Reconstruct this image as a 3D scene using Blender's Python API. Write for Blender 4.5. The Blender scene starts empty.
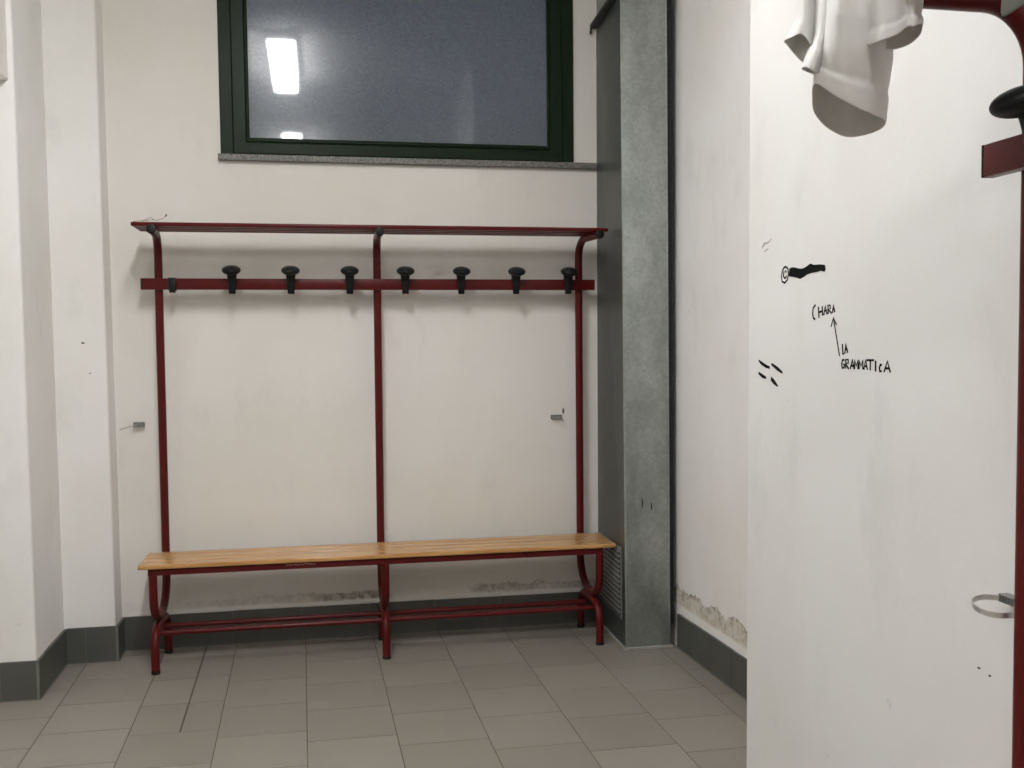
import bpy, bmesh, math, random
from mathutils import Vector, Matrix, noise
random.seed(7)
scene = bpy.context.scene
COL = scene.collection
PI = math.pi

# ------------------------------------------------------------------ materials
def new_mat(name):
    m = bpy.data.materials.new(name); m.use_nodes = True
    nt = m.node_tree
    return m, nt, nt.nodes['Principled BSDF']

def mixc(nt, fac, a, b):
    n = nt.nodes.new('ShaderNodeMix'); n.data_type = 'RGBA'
    for s, v in ((n.inputs[0], fac), (n.inputs[6], a), (n.inputs[7], b)):
        if hasattr(v, 'node'): nt.links.new(v, s)
        else: s.default_value = v if not isinstance(v, tuple) or len(v) == 4 else (*v, 1)
    return n.outputs[2]

def mth(nt, op, a, b=0.0, clamp=False):
    n = nt.nodes.new('ShaderNodeMath'); n.operation = op; n.use_clamp = clamp
    for s, v in zip(n.inputs, (a, b)):
        if hasattr(v, 'node'): nt.links.new(v, s)
        else: s.default_value = v
    return n.outputs[0]

def rng(nt, v, a, b, c=0.0, d=1.0):
    n = nt.nodes.new('ShaderNodeMapRange'); n.interpolation_type = 'SMOOTHSTEP'
    nt.links.new(v, n.inputs[0])
    for i, x in enumerate((a, b, c, d)): n.inputs[i + 1].default_value = x
    return n.outputs[0]

def coords(nt, scale=(1, 1, 1)):
    t = nt.nodes.new('ShaderNodeTexCoord'); mp = nt.nodes.new('ShaderNodeMapping')
    nt.links.new(t.outputs['Object'], mp.inputs[0]); mp.inputs['Scale'].default_value = scale
    return mp.outputs[0]

def nz(nt, vec, scale, detail=3.0, rough=0.5, dist=0.0):
    n = nt.nodes.new('ShaderNodeTexNoise'); nt.links.new(vec, n.inputs['Vector'])
    n.inputs['Scale'].default_value = scale; n.inputs['Detail'].default_value = detail
    n.inputs['Roughness'].default_value = rough; n.inputs['Distortion'].default_value = dist
    return n.outputs[0]

def bump(nt, bsdf, h, strength, dist=0.01):
    b = nt.nodes.new('ShaderNodeBump'); nt.links.new(h, b.inputs['Height'])
    b.inputs['Strength'].default_value = strength; b.inputs['Distance'].default_value = dist
    nt.links.new(b.outputs[0], bsdf.inputs['Normal'])

def simple(name, color, rough=0.5, metal=0.0, coat=0.0, var=0.0, vscale=20, spec=0.5, sheen=0.0):
    m, nt, p = new_mat(name)
    p.inputs['Roughness'].default_value = rough; p.inputs['Metallic'].default_value = metal
    p.inputs['Coat Weight'].default_value = coat; p.inputs['Coat Roughness'].default_value = 0.12
    p.inputs['Specular IOR Level'].default_value = spec
    p.inputs['Sheen Weight'].default_value = sheen
    v = coords(nt)
    n = nz(nt, v, vscale, 4)
    a = tuple(c * (1 - var) for c in color); b = tuple(c * (1 + var) for c in color)
    nt.links.new(mixc(nt, n, a, b), p.inputs['Base Color'])
    return m

def plaster(name, base, stain=None):
    m, nt, p = new_mat(name)
    v = coords(nt)
    big = nz(nt, v, 1.3, 4, 0.55)
    c = mixc(nt, rng(nt, big, 0.35, 0.7), base, tuple(x * f for x, f in zip(base, (0.94, 0.93, 0.90))))
    sm = nz(nt, coords(nt, (1, 1, 0.45)), 5.5, 6, 0.65)
    c = mixc(nt, rng(nt, sm, 0.54, 0.78, 0, 0.32), c, tuple(x * 0.72 for x in base))
    mk = nz(nt, v, 16, 5, 0.7)
    c = mixc(nt, rng(nt, mk, 0.66, 0.76, 0, 0.34), c, tuple(x * 0.55 for x in base))
    geo = nt.nodes.new('ShaderNodeTexCoord')
    sep = nt.nodes.new('ShaderNodeSeparateXYZ'); nt.links.new(geo.outputs['Object'], sep.inputs[0])
    h = nz(nt, v, 420, 2)
    h2 = nz(nt, v, 9, 3)
    hh = mth(nt, 'ADD', mth(nt, 'MULTIPLY', h, 0.25), h2)
    if stain:
        n1 = nz(nt, v, 7, 5, 0.65); n2 = nz(nt, v, 30, 4, 0.7); n3 = nz(nt, v, 3.1, 2)
        zz = sep.outputs[2]
        if stain == 'back':
            # crumbling band just above the baseboard, strongest in two patches
            ramp = nt.nodes.new('ShaderNodeValToRGB'); e = ramp.color_ramp
            nt.links.new(mth(nt, 'MULTIPLY', sep.outputs[0], 0.5), ramp.inputs[0])
            pts = [(0.0, .12), (.13, .30), (.17, .42), (.33, .40), (.375, .95), (.49, 1.0), (.505, .10), (.70, .06), (.73, .85), (.83, .75), (.90, .55), (.97, .7)]
            e.elements[0].position, e.elements[0].color = pts[0][0], (pts[0][1],) * 3 + (1,)
            e.elements[1].position, e.elements[1].color = pts[1][0], (pts[1][1],) * 3 + (1,)
            for q, val in pts[2:]:
                el = e.elements.new(q); el.color = (val, val, val, 1)
            patch = ramp.outputs[0]
            top = mth(nt, 'ADD', mth(nt, 'MULTIPLY', n1, 0.10), 0.160)     # ragged upper edge
            above = mth(nt, 'SUBTRACT', top, zz)
            up = rng(nt, above, -0.004, 0.006)
            low = rng(nt, zz, 0.163, 0.178)
            body = mth(nt, 'MULTIPLY', mth(nt, 'MULTIPLY', up, low), patch)
            tex = rng(nt, n2, 0.33, 0.62, 0.25, 1.0)
            c = mixc(nt, mth(nt, 'MULTIPLY', mth(nt, 'MULTIPLY', body, tex), 0.85), c, (0.20, 0.165, 0.115))
            hh = mth(nt, 'ADD', hh, mth(nt, 'MULTIPLY', body, mth(nt, 'MULTIPLY', n2, -4.0)))
        else:
            top = mth(nt, 'ADD', mth(nt, 'MULTIPLY', n1, 0.17), 0.183)
            above = mth(nt, 'SUBTRACT', top, zz)
            up = rng(nt, above, -0.004, 0.004)
            edge = rng(nt, above, 0.0, 0.045, 1.0, 0.0)
            low = rng(nt, zz, 0.178, 0.20)
            body = mth(nt, 'MULTIPLY', up, low)
            c = mixc(nt, mth(nt, 'MULTIPLY', body, rng(nt, n2, 0.35, 0.7, 0.35, 0.85)), c, (0.46, 0.38, 0.26))
            c = mixc(nt, mth(nt, 'MULTIPLY', mth(nt, 'MULTIPLY', body, edge), rng(nt, n2, 0.4, 0.65, 0.1, 0.8)), c, (0.24, 0.20, 0.14))
            hh = mth(nt, 'ADD', hh, mth(nt, 'MULTIPLY', body, mth(nt, 'MULTIPLY', n2, -3.0)))
    nt.links.new(c, p.inputs['Base Color'])
    p.inputs['Roughness'].default_value = 0.75
    p.inputs['Specular IOR Level'].default_value = 0.25
    bump(nt, p, hh, 0.25, 0.006)
    return m

WALL = (0.70, 0.675, 0.625)
M = {}
M['wall_back'] = plaster('plaster_back', (0.80, 0.775, 0.73), 'back')
M['wall_recess'] = plaster('plaster_recess', (0.87, 0.855, 0.835), 'right')
M['wall'] = plaster('plaster', (0.84, 0.828, 0.80))
M['wall_part'] = plaster('plaster_partition', (0.69, 0.682, 0.664))
M['ceiling'] = simple('ceiling_paint', (0.85, 0.84, 0.81), 0.9, var=0.03, vscale=3)
M['grout'] = simple('grout', (0.10, 0.088, 0.07), 0.9, var=0.3, vscale=30)
M['base_grout'] = simple('base_grout', (0.17, 0.165, 0.14), 0.9, var=0.3, vscale=30)
M['base_tile'] = simple('baseboard_tile', (0.083, 0.085, 0.076), 0.45, var=0.18, vscale=6)
M['red'] = simple('red_enamel', (0.088, 0.0062, 0.0058), 0.34, coat=0.03, var=0.18, vscale=9, spec=0.22)
M['black'] = simple('black_plastic', (0.006, 0.0075, 0.0075), 0.45, var=0.2, spec=0.25)
M['rubber'] = simple('black_rubber', (0.008, 0.008, 0.008), 0.8, var=0.2)
M['green'] = simple('green_aluminium', (0.0095, 0.0200, 0.0085), 0.36, var=0.1, spec=0.13)
M['black_and_shade'] = simple('black_and_shade', (0.006, 0.007, 0.007), 0.7, var=0.2)  # matt black for small parts; in the duct gap it stands for shade
M['white_metal'] = simple('white_enamel', (0.75, 0.75, 0.73), 0.4, var=0.03)
M['box'] = simple('pale_box_paint', (0.82, 0.80, 0.76), 0.5, var=0.05)
M['bead'] = simple('old_filler', (0.34, 0.33, 0.30), 0.8, var=0.4, vscale=40)
M['zinc_shade'] = simple('shade_toned_zinc', (0.095, 0.104, 0.100), 0.40, metal=0.55, var=0.25, vscale=6)  # shade of the duct's bench side put into the colour
M['louvre'] = simple('louvre_zinc', (0.22, 0.235, 0.225), 0.45, metal=0.4, var=0.2, vscale=6)
M['flange'] = simple('grimy_flange', (0.028, 0.030, 0.028), 0.5, metal=0.3, var=0.4, vscale=30)
M['strap'] = simple('steel_strap', (0.62, 0.61, 0.58), 0.38, metal=0.85, var=0.15, vscale=60)
M['strap_dark'] = simple('steel_buckle', (0.26, 0.26, 0.25), 0.4, metal=0.8, var=0.4, vscale=120)
M['ink'] = simple('marker_ink', (0.005, 0.0055, 0.005), 0.8, var=0.3, vscale=60, spec=0.08)
M['pencil'] = simple('faded_ink', (0.30, 0.29, 0.28), 0.8, var=0.3, vscale=90)
M['chip'] = simple('wall_chip', (0.06, 0.055, 0.045), 0.9, var=0.3, vscale=90)
M['scuff'] = simple('scraped_paint', (0.42, 0.27, 0.22), 0.6, var=0.3, vscale=200)
M['wire'] = simple('rusty_wire', (0.20, 0.09, 0.06), 0.6, var=0.3)

def tile_mat():
    m, nt, p = new_mat('floor_tile')
    at = nt.nodes.new('ShaderNodeAttribute'); at.attribute_name = 'tone'
    v = coords(nt)
    n = nz(nt, v, 2.6, 4, 0.6); f = nz(nt, v, 160, 2)
    base = mixc(nt, n, (0.215, 0.196, 0.166), (0.265, 0.244, 0.208))
    base = mixc(nt, mth(nt, 'MULTIPLY', f, 0.18), base, (0.06, 0.055, 0.045))
    base = mixc(nt, at.outputs['Fac'], base, (0.285, 0.262, 0.226))
    nt.links.new(base, p.inputs['Base Color'])
    nt.links.new(rng(nt, n, 0.3, 0.7, 0.38, 0.52), p.inputs['Roughness'])
    bump(nt, p, f, 0.06, 0.002)
    return m
M['tile'] = tile_mat()

def wood_mat():
    m, nt, p = new_mat('varnished_wood')
    g = nz(nt, coords(nt, (1.2, 26, 26)), 5, 5, 0.6, 0.4)
    b = nz(nt, coords(nt, (0.8, 14, 6)), 1.6, 2)
    c = mixc(nt, rng(nt, g, 0.35, 0.7), (0.60, 0.33, 0.115), (0.40, 0.185, 0.05))
    c = mixc(nt, rng(nt, b, 0.4, 0.65, 0, 0.5), c, (0.64, 0.38, 0.15))
    nt.links.new(c, p.inputs['Base Color'])
    p.inputs['Roughness'].default_value = 0.28
    p.inputs['Coat Weight'].default_value = 0.5; p.inputs['Coat Roughness'].default_value = 0.10
    return m
M['wood'] = wood_mat()

def zinc_mat():
    m, nt, p = new_mat('galvanised_steel')
    v = coords(nt)
    vo = nt.nodes.new('ShaderNodeTexVoronoi'); nt.links.new(v, vo.inputs['Vector']); vo.inputs['Scale'].default_value = 75
    n = nz(nt, coords(nt, (1, 1, 0.5)), 7, 6, 0.65); n2 = nz(nt, coords(nt, (1, 1, 0.12)), 26, 3)
    c = mixc(nt, rng(nt, n, 0.3, 0.72), (0.30, 0.325, 0.305), (0.46, 0.485, 0.46))
    c = mixc(nt, mth(nt, 'MULTIPLY', vo.outputs['Color'], 0.42), c, (0.20, 0.225, 0.21))
    c = mixc(nt, rng(nt, n2, 0.66, 0.78, 0, 0.35), c, (0.20, 0.21, 0.20))
    nt.links.new(c, p.inputs['Base Color'])
    p.inputs['Metallic'].default_value = 0.72
    nt.links.new(rng(nt, n, 0.3, 0.7, 0.36, 0.5), p.inputs['Roughness'])
    return m
M['zinc'] = zinc_mat()

def granite_mat():
    m, nt, p = new_mat('granite')
    v = coords(nt); n = nz(nt, v, 170, 3, 0.8)
    c = mixc(nt, rng(nt, n, 0.4, 0.62), (0.07, 0.068, 0.06), (0.25, 0.245, 0.22))
    nt.links.new(c, p.inputs['Base Color']); p.inputs['Roughness'].default_value = 0.5
    return m
M['granite'] = granite_mat()

def glass_mat():
    # double glazing, obscured outer pane, reflected ceiling's grey put into base colour: lets the dusk through softly and mirrors the room
    m, nt, p = new_mat('obscured_glass_grey')
    v = coords(nt)
    n = nz(nt, v, 95, 4, 0.75); d = nz(nt, v, 1.6, 4)
    c = mixc(nt, rng(nt, n, 0.3, 0.7), (0.032, 0.040, 0.043), (0.165, 0.180, 0.182))
    c = mixc(nt, rng(nt, d, 0.35, 0.7, 0, 0.4), c, (0.15, 0.155, 0.155))
    nt.links.new(c, p.inputs['Base Color'])
    p.inputs['Roughness'].default_value = 0.035; p.inputs['Specular IOR Level'].default_value = 0.9
    tr = nt.nodes.new('ShaderNodeBsdfTranslucent')
    tr.inputs['Color'].default_value = (0.75, 0.8, 0.9, 1)
    gl = nt.nodes.new('ShaderNodeBsdfGlossy'); gl.inputs['Roughness'].default_value = 0.22
    mx = nt.nodes.new('ShaderNodeMixShader'); mx.inputs[0].default_value = 0.30
    nt.links.new(p.outputs[0], mx.inputs[1]); nt.links.new(tr.outputs[0], mx.inputs[2])
    m2 = nt.nodes.new('ShaderNodeMixShader'); m2.inputs[0].default_value = 0.022
    nt.links.new(mx.outputs[0], m2.inputs[1]); nt.links.new(gl.outputs[0], m2.inputs[2])
    nt.links.new(m2.outputs[0], nt.nodes['Material Output'].inputs[0])
    return m
M['glass'] = glass_mat()

def cloth_mat(name, col, sheen=0.1):
    m, nt, p = new_mat(name)
    v = coords(nt)
    w = nz(nt, v, 900, 2); f = nz(nt, v, 40, 4, 0.6)
    nt.links.new(mixc(nt, f, tuple(c * 0.93 for c in col), col), p.inputs['Base Color'])
    p.inputs['Roughness'].default_value = 0.95; p.inputs['Sheen Weight'].default_value = sheen
    bump(nt, p, mth(nt, 'ADD', mth(nt, 'MULTIPLY', w, 0.15), f), 0.35, 0.004)
    return m
M['shirt'] = cloth_mat('white_cotton', (0.74, 0.73, 0.70))
M['towel'] = cloth_mat('grey_cotton', (0.085, 0.083, 0.066), 0.0)

def lamp_mat(name, power):
    m = bpy.data.materials.new(name); m.use_nodes = True
    nt = m.node_tree; nt.nodes.remove(nt.nodes['Principled BSDF'])
    e = nt.nodes.new('ShaderNodeEmission'); e.inputs[0].default_value = (1.0, 1.004, 1.02, 1); e.inputs[1].default_value = power
    nt.links.new(e.outputs[0], nt.nodes['Material Output'].inputs[0])
    return m
M['lamp'] = lamp_mat('lit_diffuser', 26); M['lamp_worn'] = lamp_mat('lit_worn_diffuser', 22)

# ------------------------------------------------------------------ mesh helpers
def obj(name, bm, mat, parent=None, smooth=False, angle=None):
    me = bpy.data.meshes.new(name)
    bmesh.ops.recalc_face_normals(bm, faces=bm.faces[:])
    bm.to_mesh(me); bm.free()
    for mm in (mat if isinstance(mat, (list, tuple)) else [mat]): me.materials.append(mm)
    if smooth:
        for p in me.polygons: p.use_smooth = True
    o = bpy.data.objects.new(name, me); COL.objects.link(o)
    if parent: o.parent = parent
    if smooth and angle is not None:
        me.set_sharp_from_angle(angle=angle)
    return o

def box(bm, x0, x1, y0, y1, z0, z1, bev=0.0, seg=2, mi=0):
    vs = [bm.verts.new((x, y, z)) for x in (x0, x1) for y in (y0, y1) for z in (z0, z1)]
    fs = [bm.faces.new([vs[i] for i in f]) for f in ((0, 1, 3, 2), (4, 6, 7, 5), (0, 4, 5, 1), (2, 3, 7, 6), (0, 2, 6, 4), (1, 5, 7, 3))]
    for f in fs: f.material_index = mi
    if bev > 0:
        es = list({e for f in fs for e in f.edges})
        r = bmesh.ops.bevel(bm, geom=es, offset=bev, segments=seg, affect='EDGES', profile=0.5)
        for f in r['faces']: f.material_index = mi
    return vs

def tube(bm, pts, r, seg=14, caps=True):
    pts = [Vector(p) for p in pts]; n = len(pts); rings = []
    t = (pts[1] - pts[0]).normalized()
    up = Vector((1, 0, 0)) if abs(t.x) < 0.9 else Vector((0, 0, 1))
    nrm = (up - t * up.dot(t)).normalized()
    for i, p in enumerate(pts):
        if i == 0: d = pts[1] - pts[0]
        elif i == n - 1: d = pts[-1] - pts[-2]
        else: d = (pts[i + 1] - pts[i]).normalized() + (pts[i] - pts[i - 1]).normalized()
        d.normalize(); nrm = (nrm - d * nrm.dot(d)).normalized(); bi = d.cross(nrm)
        rr = r[i] if isinstance(r, (list, tuple)) else r
        rings.append([bm.verts.new(p + (nrm * math.cos(a) + bi * math.sin(a)) * rr) for a in [2 * PI * k / seg for k in range(seg)]])
    for a, b in zip(rings, rings[1:]):
        for k in range(seg): bm.faces.new((a[k], a[(k + 1) % seg], b[(k + 1) % seg], b[k]))
    if caps:
        bm.faces.new(rings[0][::-1]); bm.faces.new(rings[-1])

def fillet(pts, rad, seg=8):
    """round the corners of a polyline"""
    P = [Vector(p) for p in pts]; out = [P[0]]
    for i in range(1, len(P) - 1):
        a, b, c = P[i - 1], P[i], P[i + 1]
        r = rad[i - 1] if isinstance(rad, (list, tuple)) else rad
        u = (a - b).normalized(); v = (c - b).normalized()
        ang = u.angle(v); d = min(r / math.tan(ang / 2), (a - b).length * 0.999, (c - b).length * 0.999)
        s, e = b + u * d, b + v * d
        h = (u + v).normalized(); R = d * math.tan(ang / 2); cen = b + h * (R / math.sin(ang / 2))
        s0, e0 = s - cen, e - cen; w = s0.angle(e0)
        for k in range(seg + 1):
            q = k / seg
            out.append(cen + (s0 * math.sin((1 - q) * w) + e0 * math.sin(q * w)) / math.sin(w))
    out.append(P[-1]); return out

def ellipsoid(bm, c, r, rotx=0.0, u=20, v=12):
    mt = Matrix.Translation(c) @ Matrix.Rotation(rotx, 4, 'X') @ Matrix.Diagonal((*r, 1))
    bmesh.ops.create_uvsphere(bm, u_segments=u, v_segments=v, radius=1, matrix=mt)

def ribbon(bm, pts, w, nrm, lift=0.0008, thick=0.0006):
    """a flat stroke of ink on a wall whose outward normal is nrm"""
    nrm = Vector(nrm); P = [Vector(p) for p in pts]; L = []
    for i, p in enumerate(P):
        d = (P[min(i + 1, len(P) - 1)] - P[max(i - 1, 0)]).normalized()
        s = d.cross(nrm).normalized()
        ww = w[i] if isinstance(w, (list, tuple)) else w
        L.append([bm.verts.new(p + s * ww / 2 * k + nrm * h) for k, h in ((1, 0), (1, lift), (-1, lift), (-1, 0))])
    for a, b in zip(L, L[1:]):
        for i in range(4): bm.faces.new((a[i], a[(i + 1) % 4], b[(i + 1) % 4], b[i]))
    bm.faces.new(L[0][::-1]); bm.faces.new(L[-1])

def ctrl(loop, n):
    """closed Catmull-Rom through the control points"""
    P = [Vector(p) for p in loop]; m = len(P); out = []
    for k in range(n):
        q = k * m / n; i = int(q); u = q - i
        a, b, c, d = P[(i - 1) % m], P[i % m], P[(i + 1) % m], P[(i + 2) % m]
        out.append(0.5 * ((2 * b) + (c - a) * u + (2 * a - 5 * b + 4 * c - d) * u * u + (3 * b - a - 3 * c + d) * u ** 3))
    return out

def tag(o, label, cat, group=None, kind=None):
    o['label'] = label; o['category'] = cat
    if group: o['group'] = group
    if kind: o['kind'] = kind
    return o

def thing(name, label, cat, loc=(0, 0, 0), rotz=0.0, group=None):
    o = bpy.data.objects.new(name, None); COL.objects.link(o)
    o.location = loc; o.rotation_euler = (0, 0, rotz); o.empty_display_size = 0.1
    return tag(o, label, cat, group)

def struct(name, bm, mat, label=None, cat=None, parent=None, smooth=False, angle=None):
    o = obj(name, bm, mat, parent, smooth, angle)
    if parent is None:
        o['kind'] = 'structure'
        if label: o['label'] = label; o['category'] = cat
    return o

# ------------------------------------------------------------------ room shell
CEIL = 3.25
XL1, YL1 = -0.352, -0.603      # nearest left step
XL3, YL3 = -0.1433, -0.151     # second left step
XP, YP0, YP1 = 1.804, -2.340, -5.60   # partition carrying the writing
WX0, WX1, WZ0, WZ1 = 0.327, 1.928, 2.190, 3.10
def xr(y): return 2.272 + 0.038 * (-y - 0.43)   # recess wall is a little out of square

bm = bmesh.new()
box(bm, XL3 - 0.1, WX0, 0, 0.22, 0, CEIL); box(bm, WX1, 2.6, 0, 0.22, 0, CEIL)
box(bm, WX0, WX1, 0, 0.22, 0, WZ0 - 0.0275); box(bm, WX0, WX1, 0, 0.22, WZ1, CEIL)
BACK = struct('wall_back', bm, M['wall_back'], 'off-white stained plaster back wall behind the red bench and under the window', 'wall')

def vbox(bm, x0, x1, y0, y1, z0, z1, bevx, bevy, r):
    """box whose vertical edge at (bevx, bevy) is rounded"""
    box(bm, x0, x1, y0, y1, z0, z1)
    es = [e for e in bm.edges if all(abs(v.co.x - bevx) < 1e-5 and abs(v.co.y - bevy) < 1e-5 for v in e.verts)]
    bmesh.ops.bevel(bm, geom=es, offset=r, segments=4, affect='EDGES', profile=0.5)
bm = bmesh.new(); vbox(bm, -1.9, XL1, YL1, 0.22, 0, CEIL, XL1, YL1, 0.012)
struct('wall_left', bm, M['wall'], 'white plaster wall step at the far left edge', 'wall', smooth=True, angle=0.6)
bm = bmesh.new(); vbox(bm, XL1 - 0.002, XL3, YL3, 0.22, 0, CEIL, XL3, YL3, 0.008)
PIER = struct('wall_left_pier', bm, M['wall'], 'narrow white plaster pier between the left step and the back wall', 'wall', smooth=True, angle=0.6)
bm = bmesh.new(); box(bm, -2.1, -1.9, -7.7, 0.22, 0, CEIL)
struct('wall_left_far', bm, M['wall'], 'white plaster side wall of the changing room', 'wall')
bm = bmesh.new()
ya, yb = 0.0, YP0
v = [bm.verts.new(c) for c in ((xr(ya), ya, 0), (xr(yb), yb, 0), (xr(yb), yb, CEIL), (xr(ya), ya, CEIL), (2.75, ya, 0), (2.75, yb, 0), (2.75, yb, CEIL), (2.75, ya, CEIL))]
for f in ((0, 1, 2, 3), (4, 7, 6, 5), (0, 4, 5, 1), (3, 2, 6, 7), (0, 3, 7, 4), (1, 5, 6, 2)): bm.faces.new([v[i] for i in f])
struct('wall_right', bm, M['wall_recess'], 'white plaster side wall with crumbling damp patch right of the duct', 'wall')
bm = bmesh.new(); vbox(bm, XP, 2.75, YP1, YP0, 0, CEIL, XP, YP0, 0.007)
PART = struct('wall_right_partition', bm, M['wall_part'], 'bright white plaster partition with handwriting in the right foreground', 'wall', smooth=True, angle=0.6)
bm = bmesh.new(); box(bm, 3.6, 3.8, -7.7, YP1, 0, CEIL); box(bm, 2.75, 3.8, YP1, YP1 + 0.15, 0, CEIL)
struct('wall_right_far', bm, M['wall'], 'white plaster wall past the partition', 'wall')
bm = bmesh.new(); box(bm, -2.1, 3.8, -7.7, -7.5, 0, CEIL)
struct('wall_rear', bm, M['wall'], 'white plaster rear wall of the changing room', 'wall')
bm = bmesh.new(); box(bm, -2.1, 3.8, -7.7, 0.22, CEIL, CEIL + 0.12)
struct('ceiling', bm, M['ceiling'], 'white painted ceiling', 'ceiling')

# floor: rectangular stoneware tiles, every column laid with its own offset
TS, TX0 = 0.3054, 0.3525
off = {-8: .1, -7: .2, -6: .05, -5: .12, -4: .2, -3: .15, -2: -.21, -1: -.089, 0: -.165, 1: -.252, 2: -.0480, 3: -.150, 4: -.254, 5: -.335, 6: -.108, 7: -.20}
bm = bmesh.new()
tone = bm.verts.layers.float.new('tone')
def skew(y): return 0.0135 * (-y - 0.5) if -2.5 < y else 0.0135 * 2.0
def tile(x0, x1, y0, y1, dz=0.0):
    g, gy = 0.0017, 0.0021; t = random.uniform(0.0, 0.6)
    vs = []
    y0, y1 = min(y0, y1), max(y0, y1)
    for z, gg in ((-0.012, 0.0), (dz - 0.0006, 0.0), (dz, 0.0010)):
        for (x, y) in ((x0 + g + gg, y0 + gy + gg), (x1 - g - gg, y0 + gy + gg), (x1 - g - gg, y1 - gy - gg), (x0 + g + gg, y1 - gy - gg)):
            q = bm.verts.new((x + skew(y), y, z)); q[tone] = t; vs.append(q)
    for a in (0, 4):
        for i in range(4): bm.faces.new((vs[a + i], vs[a + (i + 1) % 4], vs[a + 4 + (i + 1) % 4], vs[a + 4 + i]))
    bm.faces.new(vs[8:12])
for k in range(-8, 11):
    o0 = off.get(k, random.uniform(-.3, 0)); x0 = TX0 + (k - 1) * TS; x1 = x0 + TS
    ys = [0.0] + [o0 - j * TS for j in range(-1, 27) if o0 - j * TS < -0.02]
    for a, b in zip(ys, ys[1:]):
        if b < -7.6: break
        dz = -0.0012 if (k == 4 and a < -0.2 and a > -0.4) else (-0.0008 if (k == 5 and a < -0.3 and a > -0.5) else 0.0)
        if k == 0 and b > -1.1 and b < -0.03:
            tile(x0, x0 + 0.172, a, b, -0.0008); tile(x0 + 0.176, x1, a, b)
        else: tile(x0, x1, a, b, dz)
floor_tiles = [f for f in bm.faces]
box(bm, -2.1, 3.8, -7.7, 0.22, -0.14, -0.0014, mi=1)
struct('floor', bm, [M['tile'], M['grout']], 'worn taupe stoneware tile floor with thin dark joints', 'floor')

# tiled baseboards
HB, TB = 0.152, 0.011
def baseboard(name, a, b, nrm, tilew=0.20, start=0.0, label=None, tops=None):
    a, b, n = Vector((*a, 0)), Vector((*b, 0)), Vector((*nrm, 0))
    L = (b - a).length; d = (b - a) / L
    cuts = [0.0]; s = start
    while s < L - 0.02:
        if s > 0.02: cuts.append(s)
        s += tilew
    cuts.append(L)
    bm = bmesh.new()
    def slab(s0, s1, t, h, mi):
        p = [a + d * s0, a + d * s1, a + d * s1 + n * t, a + d * s0 + n * t]
        lo = [bm.verts.new(q + Vector((0, 0, 0.0005))) for q in p]; hi = [bm.verts.new(q + Vector((0, 0, h))) for q in p]
        fs = [bm.faces.new(lo[::-1]), bm.faces.new(hi)] + [bm.faces.new((lo[i], lo[(i + 1) % 4], hi[(i + 1) % 4], hi[i])) for i in range(4)]
        for f in fs: f.material_index = mi
    slab(0, L, TB - 0.0018, HB - 0.003, 1)
    for s0, s1 in zip(cuts, cuts[1:]):
        slab(s0 + 0.0012, s1 - 0.0012, TB, HB + random.uniform(-0.0015, 0.001), 0)
    # cement bead where tile meets floor
    slab(0, L, TB + 0.004, 0.0035, 1)
    return struct(name, bm, [M['base_tile'], M['base_grout']], label, 'baseboard')
baseboard('baseboard_back', (XL3, 0), (2.25, 0), (0, -1), 0.305, 0.17, 'dark grey tiled baseboard along the back wall under the bench')
baseboard('baseboard_left', (-1.9, YL1), (XL1, YL1), (0, -1), 0.305, 0.2, 'dark grey tiled baseboard on the front of the left step')
baseboard('baseboard_left_return', (XL1, YL1 - TB), (XL1, YL3), (1, 0), 0.305, 0.12, 'short dark tiled baseboard on the side of the left step')
baseboard('baseboard_left_pier', (XL1 + TB, YL3), (XL3, YL3), (0, -1), 0.305, 0.075, 'dark tiled baseboard on the front of the narrow pier')
baseboard('baseboard_left_pier_return', (XL3, YL3 - TB), (XL3, 0), (1, 0), 0.305, 0.4, 'sliver of tiled baseboard turning the pier corner to the back wall')
dr = Vector((xr(YP0) - xr(-0.50), YP0 + 0.50)).normalized()
baseboard('baseboard_right', (xr(-0.50), -0.50), (xr(YP0), YP0), (dr.y, -dr.x), 0.20, 0.17, 'dark grey tiled baseboard along the wall right of the duct')
baseboard('baseboard_right_partition', (XP, YP0), (XP, YP1), (-1, 0), 0.305, 0.2, 'tiled baseboard at the foot of the partition')

# ------------------------------------------------------------------ window
win = bpy.data.objects.new('window_1', None); COL.objects.link(win)
win['kind'] = 'structure'; win['label'] = 'dark green aluminium window with grey obscured glass above the bench'; win['category'] = 'window'
def frame(x0, x1, z0, z1, w, y0, y1, bev, wb=None):
    """mitred rectangular frame with a bevelled front"""
    bm = bmesh.new(); prof = [(0, y1), (0, y0 + bev), (bev, y0), (w - bev, y0), (w, y0 + bev), (w, y1)]
    loops = []
    for d, y in prof:
        dz = d if wb is None else d * wb / w
        loops.append([bm.verts.new(c) for c in ((x0 + d, y, z0 + dz), (x1 - d, y, z0 + dz), (x1 - d, y, z1 - dz), (x0 + d, y, z1 - dz))])
    n = len(loops)
    for i in range(n):
        a, b = loops[i], loops[(i + 1) % n]
        for k in range(4): bm.faces.new((a[k], a[(k + 1) % 4], b[(k + 1) % 4], b[k]))
    return bm
struct('window_frame', frame(0.332, 1.927, 2.185, 3.095, 0.056, -0.012, 0.07, 0.004, 0.010), M['green'], parent=win)
struct('window_sash', frame(0.3855, 1.8735, 2.1915, 3.088, 0.060, -0.017, 0.05, 0.005, 0.053), M['green'], parent=win)
struct('glazing_bead', frame(0.4440, 1.8150, 2.2430, 3.037, 0.013, -0.013, 0.03, 0.008, 0.022), M['green'], parent=win)
bm = bmesh.new(); box(bm, 0.450, 1.809, 0.006, 0.012, 2.252, 3.030)
struct('glass_pane', bm, M['glass'], parent=win)
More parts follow.
